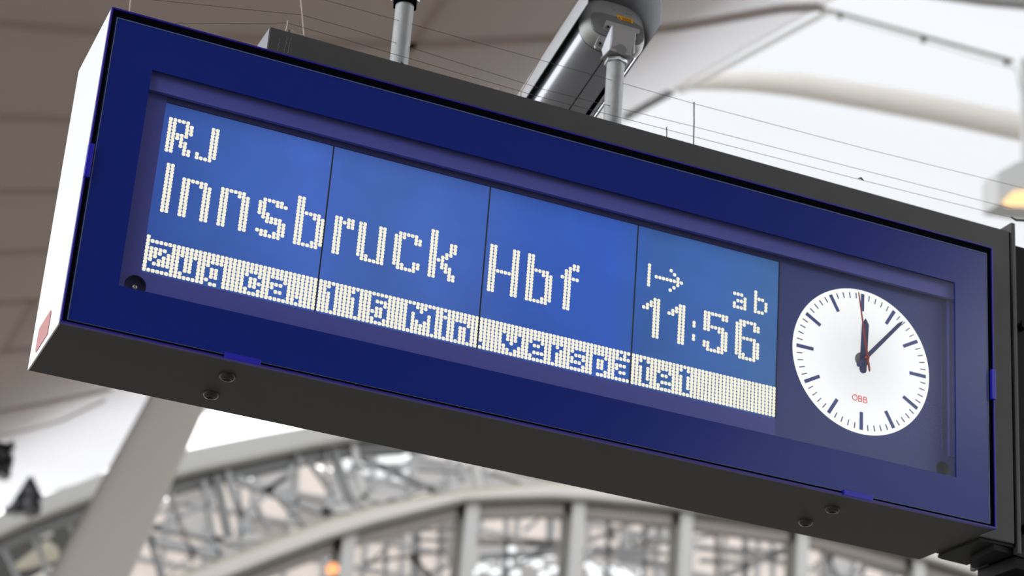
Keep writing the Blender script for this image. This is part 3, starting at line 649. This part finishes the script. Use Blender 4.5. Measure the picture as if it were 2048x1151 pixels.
# ================================================================ LEFT: COLUMN LEG AND BRACKETS
YL = 22
leg = thing('leaning_column', 'broad leaning warm grey roof leg below the sign', 'column')
P4 = [aY(52, 1240, YL), aY(222, 1240, YL), aY(373, 900, YL), aY(411, 815, YL), aY(462, 700, YL), aY(352, 700, YL)]
b = MB(); b.prism(P4, (.12, 1.4, 0)); b.build('shaft', M_leg, leg, bevel=.012)
b = MB(); b.bar(aY(50, 1240, YL - .03), aY(350, 700, YL - .03), .018, .05); tag(b.build('edge_strip', M_brn, leg), 'thin brown edge strip')
rebase(leg, aY(137, 1240, YL))
def crumple(u, v, y, su, sv, label):
    b = MB(); c_ = aY(u, v, y); n_ = 9; vs = []; fs = []
    for i in range(n_):
        for j in range(n_):
            vs.append(c_ + Vector(((i / (n_ - 1) - .5) * su, random.uniform(-.12, .12), (j / (n_ - 1) - .5) * sv + random.uniform(-.03, .03))))
    for i in range(n_ - 1):
        for j in range(n_ - 1): fs.append((i * n_ + j, (i + 1) * n_ + j, (i + 1) * n_ + j + 1, i * n_ + j + 1))
    k = len(vs); vs2 = [v_ + Vector((0, .3, 0)) for v_ in vs]; fs += [tuple(i + k for i in f) for f in fs]
    per = [i * n_ for i in range(n_)] + [(n_ - 1) * n_ + j for j in range(1, n_)] + [i * n_ + n_ - 1 for i in range(n_ - 2, -1, -1)] + [j for j in range(n_ - 2, 0, -1)]
    fs += [(per[i], per[(i + 1) % len(per)], per[(i + 1) % len(per)] + k, per[i] + k) for i in range(len(per))]
    b.add(vs + vs2, fs); return tag(b.build('roof_bracket', M_crump), label, 'bracket')
crumple(52, 985, 33.5, .62, .75, 'dark crumpled metal seen through the notch in the roof edge')
crumple(-6, 912, 27.0, .50, .50, 'dark crumpled metal under the roof at the far left edge')

# ================================================================ STATION ARCHES
YA = 45
def circ(p, q, r):
    ax, ay = p; bx, by = q; cx, cy = r
    d = 2 * (ax * (by - cy) + bx * (cy - ay) + cx * (ay - by))
    ux = ((ax * ax + ay * ay) * (by - cy) + (bx * bx + by * by) * (cy - ay) + (cx * cx + cy * cy) * (ay - by)) / d
    uy = ((ax * ax + ay * ay) * (cx - bx) + (bx * bx + by * by) * (ax - cx) + (cx * cx + cy * cy) * (bx - ax)) / d
    return ux, uy, math.hypot(ax - ux, ay - uy)
def arcband(name, low, up, x0, x1, y0, dy, m, par, n=24, bevel=0):
    # low / up: functions z(x)
    b = MB(); xs = [x0 + (x1 - x0) * k / n for k in range(n + 1)]
    poly = [V(x, y0, low(x)) for x in xs] + [V(x, y0, up(x)) for x in reversed(xs)]
    vs = []; fs = []
    for x in xs: vs += [V(x, y0, low(x)), V(x, y0, up(x)), V(x, y0 + dy, up(x)), V(x, y0 + dy, low(x))]
    for k in range(n):
        a = 4 * k
        for i in range(4): fs.append((a + i, a + (i + 1) % 4, a + 4 + (i + 1) % 4, a + 4 + i))
    fs += [(0, 1, 2, 3), (4 * n + 3, 4 * n + 2, 4 * n + 1, 4 * n)]
    return b.add(vs, fs).build(name, m, par)
def interp(pts):
    def f(x):
        if x <= pts[0][0]: (a, c), (d, e) = pts[0], pts[1]
        elif x >= pts[-1][0]: (a, c), (d, e) = pts[-2], pts[-1]
        else:
            for i in range(len(pts) - 1):
                if pts[i][0] <= x <= pts[i + 1][0]: (a, c), (d, e) = pts[i], pts[i + 1]; break
        return c + (e - c) * (x - a) / (d - a)
    return f
Dtop = interp([(3, 9.7), (6.5, 12.55), (9.25, 14.33), (10.85, 15.06), (13.65, 16.25), (17, 17.4), (22, 18.5), (28, 19.1), (36, 18.8)])
Dbot = interp([(3, 9.1), (6.6, 11.99), (8.48, 13.18), (10.66, 14.28), (15.0, 16.17), (18.5, 17.1), (24, 18.0), (30, 18.3), (36, 18.0)])
Ftop = interp([(8.5, 9.9), (11.07, 11.82), (15.23, 14.28), (17.62, 15.26), (20.72, 16.2), (24.2, 16.75), (29, 17.1), (33, 16.75), (38, 15.8)])
Fbot = interp([(8.5, 9.2), (12.38, 12.06), (15.28, 13.76), (18.41, 15.19), (21.19, 15.82), (24.18, 16.15), (29, 16.45), (32.48, 16.25), (34.28, 16.08), (38, 15.3)])
ar = thing('arch_truss', 'pale riveted arch truss with crossed braces below the sign', 'truss')
arcband('top_chord', lambda x: Dbot(x) + .10, Dtop, 3, 36, YA, .7, M_fas, ar)
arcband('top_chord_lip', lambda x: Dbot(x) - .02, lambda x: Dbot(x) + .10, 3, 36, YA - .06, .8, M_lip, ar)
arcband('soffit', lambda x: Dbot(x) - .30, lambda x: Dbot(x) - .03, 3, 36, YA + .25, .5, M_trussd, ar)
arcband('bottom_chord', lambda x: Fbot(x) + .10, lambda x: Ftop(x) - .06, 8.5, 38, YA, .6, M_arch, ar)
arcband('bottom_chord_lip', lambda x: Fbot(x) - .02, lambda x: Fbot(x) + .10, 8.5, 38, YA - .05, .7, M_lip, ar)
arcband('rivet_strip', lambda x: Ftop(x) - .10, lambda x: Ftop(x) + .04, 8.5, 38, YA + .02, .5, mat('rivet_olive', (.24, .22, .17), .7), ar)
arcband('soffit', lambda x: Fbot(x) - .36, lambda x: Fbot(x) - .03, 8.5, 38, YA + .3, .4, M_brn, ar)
PXM = 1.0 / 84.0                                 # metres per picture pixel at that distance, for bar widths
def brace(u0, v0, u1, v1, wpx, m, y=YA + .25, dep=.22, nm='brace'):
    b = MB(); b.bar(aY(u0, v0, y), aY(u1, v1, y), wpx * PXM, dep); return b.build(nm, m, ar)
for a_ in ((432, 950, 457, 1075, 16, M_trussd), (452, 940, 492, 1065, 13, M_truss), (405, 962, 436, 1112, 9, M_truss), (340, 985, 386, 1122, 7, M_brn),
           (472, 958, 668, 1032, 16, M_truss), (604, 920, 484, 1030, 14, M_truss), (306, 1056, 424, 1004, 7, M_truss), (306, 1052, 446, 1080, 9, M_truss),
           (296, 1078, 448, 1114, 20, M_truss), (298, 1070, 326, 1160, 8, M_trussd), (328, 1160, 392, 1100, 6, M_brn), (592, 905, 592, 1044, 7, M_truss),
           (664, 892, 702, 1010, 15, M_trussd), (704, 884, 730, 1014, 14, M_post), (652, 900, 656, 1020, 5, M_truss), (720, 914, 884, 988, 9, M_trussd),
           (862, 896, 734, 982, 15, M_truss), (838, 935, 915, 940, 10, M_truss), (918, 922, 926, 962, 16, M_truss), (948, 925, 960, 985, 18, M_post),
           (560, 1000, 610, 1050, 6, M_truss), (512, 1010, 540, 1062, 6, M_truss), (1000, 935, 1120, 955, 12, M_post), (985, 940, 1080, 975, 14, M_post),
           (478, 975, 478, 1080, 7, M_truss), (520, 985, 575, 955, 8, M_truss), (620, 925, 668, 990, 7, M_truss), (380, 1000, 300, 1030, 5, M_truss),
           (700, 935, 800, 930, 8, M_truss), (760, 1010, 900, 960, 8, M_truss), (430, 1080, 520, 1075, 14, M_post), (640, 1025, 700, 1015, 18, M_post), (700, 990, 790, 1005, 12, M_post)):
    brace(*a_)
# upright posts under the arch
for u, dk in ((705, 1), (946, 1), (1160, 1), (1378, 1), (1612, 1), (1845, 1)):
    x = aY(u, 1060, YA).x
    b = MB(); b.box(x - .19, x + .17, YA + .1, YA + .6, 8.5, Fbot(x) - .02); b.build('post', M_post, ar)
    b = MB(); b.box(x - .36, x - .19, YA + .3, YA + .5, 8.5, Fbot(x) - .02); b.build('post_shade_side', M_lip, ar)  # dark strip standing in for the shaded left side of the post
rebase(ar, V(20, YA, 10))
# secondary lattice behind the posts
la = thing('lattice_wall', 'grey steel lattice filling the hall end beyond the arch posts', 'truss')
def lb(u0, v0, u1, v1, wpx, m, y=48.5):
    b = MB(); b.bar(aY(u0, v0, y), aY(u1, v1, y), wpx / 78, .15); b.build('lattice_bar', m, la)
for a_ in ((772, 1040, 770, 1160, 7, M_truss), (832, 1010, 830, 1160, 20, M_truss), (881, 1005, 880, 1110, 8, M_brn), (725, 1140, 815, 1050, 7, M_truss), (820, 1110, 865, 1160, 12, M_truss),
           (725, 1125, 925, 1095, 6, M_brn), (820, 1060, 930, 1058, 6, M_brn), (826, 1078, 930, 1080, 6, M_truss), (900, 1110, 930, 1160, 16, M_truss), (850, 1150, 940, 1110, 9, M_truss),
           (955, 1082, 1145, 1086, 16, M_brn), (1012, 1030, 1010, 1160, 8, M_truss), (1050, 1060, 1095, 1020, 8, M_truss), (1097, 1020, 1097, 1090, 7, M_truss), (1050, 1085, 1145, 1098, 8, M_truss),
           (960, 1115, 1145, 1100, 14, M_truss), (990, 1160, 1090, 1095, 8, M_truss), (1120, 1150, 1190, 1110, 8, M_truss),
           (1215, 1010, 1216, 1160, 9, M_truss), (1180, 1080, 1340, 1015, 10, M_brn), (1240, 1090, 1365, 1020, 9, M_truss), (1200, 1015, 1230, 1080, 8, M_truss), (1265, 1088, 1372, 1080, 12, M_brn),
           (1185, 1100, 1280, 1105, 20, M_truss), (1290, 1030, 1288, 1160, 9, M_truss), (1240, 1120, 1370, 1130, 10, M_truss), (1295, 1100, 1365, 1115, 6, M_brn), (1320, 1025, 1320, 1080, 8, M_truss),
           (1434, 1035, 1434, 1160, 9, M_brn), (1392, 1075, 1600, 1040, 7, M_brn), (1395, 1095, 1600, 1105, 9, M_truss), (1490, 1040, 1490, 1160, 12, M_truss), (1450, 1150, 1590, 1090, 16, M_truss),
           (1545, 1055, 1545, 1160, 6, M_truss), (1400, 1120, 1480, 1125, 9, M_truss), (1500, 1110, 1600, 1125, 5, M_truss), (1665, 1080, 1650, 1160, 14, M_truss), (1630, 1130, 1720, 1080, 9, M_brn),
           (1725, 1080, 1725, 1160, 6, M_truss), (1640, 1090, 1680, 1160, 9, M_truss), (1700, 1145, 1800, 1110, 9, M_truss), (1786, 1090, 1788, 1160, 12, M_truss), (1640, 1075, 1850, 1120, 18, M_brn), (1740, 1130, 1850, 1160, 12, M_truss)):
    lb(*a_)
# lamp glowing in the hall
rebase(la, V(22, 48.5, 10))
b = MB(); c_ = aY(667, 1136, 43.5); b.tube([c_, c_ + Vector((0, .15, 0))], .15, 20)
hl = b.build('hall_lamp', M_orange); tag(hl, 'round orange lamp glowing in the hall below the sign', 'lamp')

# glazed vault behind: panes in rows, a few grey infills
gv = thing('glazed_roof', 'cream glazed hall roof with many panes behind the arches', 'roof')
YG = 60
def vpx(p):
    q = MR @ (Vector((p[0], p[1], p[2] - ZB)) - CC); return CX + F * q[0] / q[2], CY + F * q[1] / q[2]
Dln = interp([(0, 1020), (245, 930), (378, 897), (600, 853), (800, 825), (2100, 800)])
def pane(x0, x1, z0, z1, m, y=YG):
    u_, v_ = vpx(V(x0, y, z1))
    if v_ < Dln(u_) + 14: return
    b = MB(); b.box(x0, x1, y, y + .04, z0, z1); b.build('pane', m, gv)
rnd = random.Random(11)
GP = aY(200, 1151, YG); 
x = 8.6
xs_ = []
while x < 52: xs_.append(x); x += 1.35
for i, x in enumerate(xs_):
    z = 11.0; j = 0
    while z < 22.5:
        hgt = 1.05
        u_ = rnd.random(); m = M_pc
        if u_ < .16: m = M_pg
        elif u_ < .24: m = M_brn
        pu, pv = vpx(V(x, YG, z))
        if pv < 955 and 640 < pu < 1050: m = M_pw if u_ > .5 else M_pc
        pane(x + .05, x + 1.27, z + .05, z + hgt - .06, m); z += hgt; j += 1
b = MB()
for x in xs_:
    z = 11.0
    while z < 22:
        u_, v_ = vpx(V(x, YG, z + 1.05))
        if v_ > Dln(u_) + 14: b.box(x - .07, x + .05, YG - .1, YG + .12, z - .05, z + 1.0); b.box(x, x + 1.35, YG - .08, YG + .1, z - .08, z + .05)
        z += 1.05
b.build('glazing_bars', M_truss, gv)['kind'] = 'stuff'
rebase(gv, V(33, YG, 11))
# bokeh-bright roof lights low in the middle bay
rl = thing('roof_light_grid', 'sparkling grid of small skylights seen between the middle posts', 'skylight')
b = MB(); b.prism([aY(950, 1090, 55), aY(1142, 1090, 55), aY(1142, 1200, 55), aY(945, 1200, 55)], (0, .05, 0)); b.build('grid_panel', M_pg, rl)
for u, v in ((1022, 1100), (1066, 1106), (1098, 1110), (1130, 1127), (978, 1118), (1013, 1126), (1050, 1122), (1110, 1140), (965, 1136), (990, 1144), (1030, 1147), (1075, 1128), (945, 1146), (1088, 1150), (1130, 1150)):
    b = MB(); c_ = aY(u, v, 54.6); b.bar(c_ + Vector((-.16, 0, 0)), c_ + Vector((.16, 0, .05)), .19, .04); b.build('light_pane', MATS['light_pane'] if 'light_pane' in MATS else emis('light_pane', (.95, .98, 1.0), 1.6), rl)
b = MB(); b.prism([aY(1180, 1118, 55), aY(1290, 1122, 55), aY(1290, 1200, 55), aY(1180, 1200, 55)], (0, .05, 0)); b.build('grid_panel', M_pg, rl)
for u, v, w_ in ((1185, 1135, .5), (1225, 1140, .6), (1255, 1150, .5), (1190, 1150, .4), (1285, 1146, .15)):
    b = MB(); c_ = aY(u, v, 54.6); b.bar(c_ + Vector((-w_ / 2, 0, .10)), c_ + Vector((w_ / 2, 0, -.10)), .20, .04); b.build('light_pane', MATS['light_pane'], rl)
rebase(rl, V(24, 55, 14))
# dark hall interior at the bottom left
dk = thing('hall_interior', 'dark interior wall with pale mullions at the bottom left', 'wall')
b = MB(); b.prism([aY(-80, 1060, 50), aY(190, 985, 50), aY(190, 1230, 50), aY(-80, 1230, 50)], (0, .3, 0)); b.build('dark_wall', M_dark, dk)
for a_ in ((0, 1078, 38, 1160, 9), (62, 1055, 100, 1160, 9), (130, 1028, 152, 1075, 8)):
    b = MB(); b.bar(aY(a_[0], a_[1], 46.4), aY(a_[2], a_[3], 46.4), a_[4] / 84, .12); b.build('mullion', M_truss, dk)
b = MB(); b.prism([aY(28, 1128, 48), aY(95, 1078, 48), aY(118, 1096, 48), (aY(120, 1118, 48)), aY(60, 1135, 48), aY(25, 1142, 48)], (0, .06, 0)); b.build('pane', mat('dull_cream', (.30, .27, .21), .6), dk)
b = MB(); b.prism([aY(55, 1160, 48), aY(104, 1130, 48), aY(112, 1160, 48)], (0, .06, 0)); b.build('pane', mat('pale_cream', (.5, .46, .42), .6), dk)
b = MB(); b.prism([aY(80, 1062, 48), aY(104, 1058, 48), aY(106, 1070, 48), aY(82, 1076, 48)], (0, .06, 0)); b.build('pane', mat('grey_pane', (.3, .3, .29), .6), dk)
rebase(dk, aY(60, 1150, 50))
bpy.context.view_layer.update()
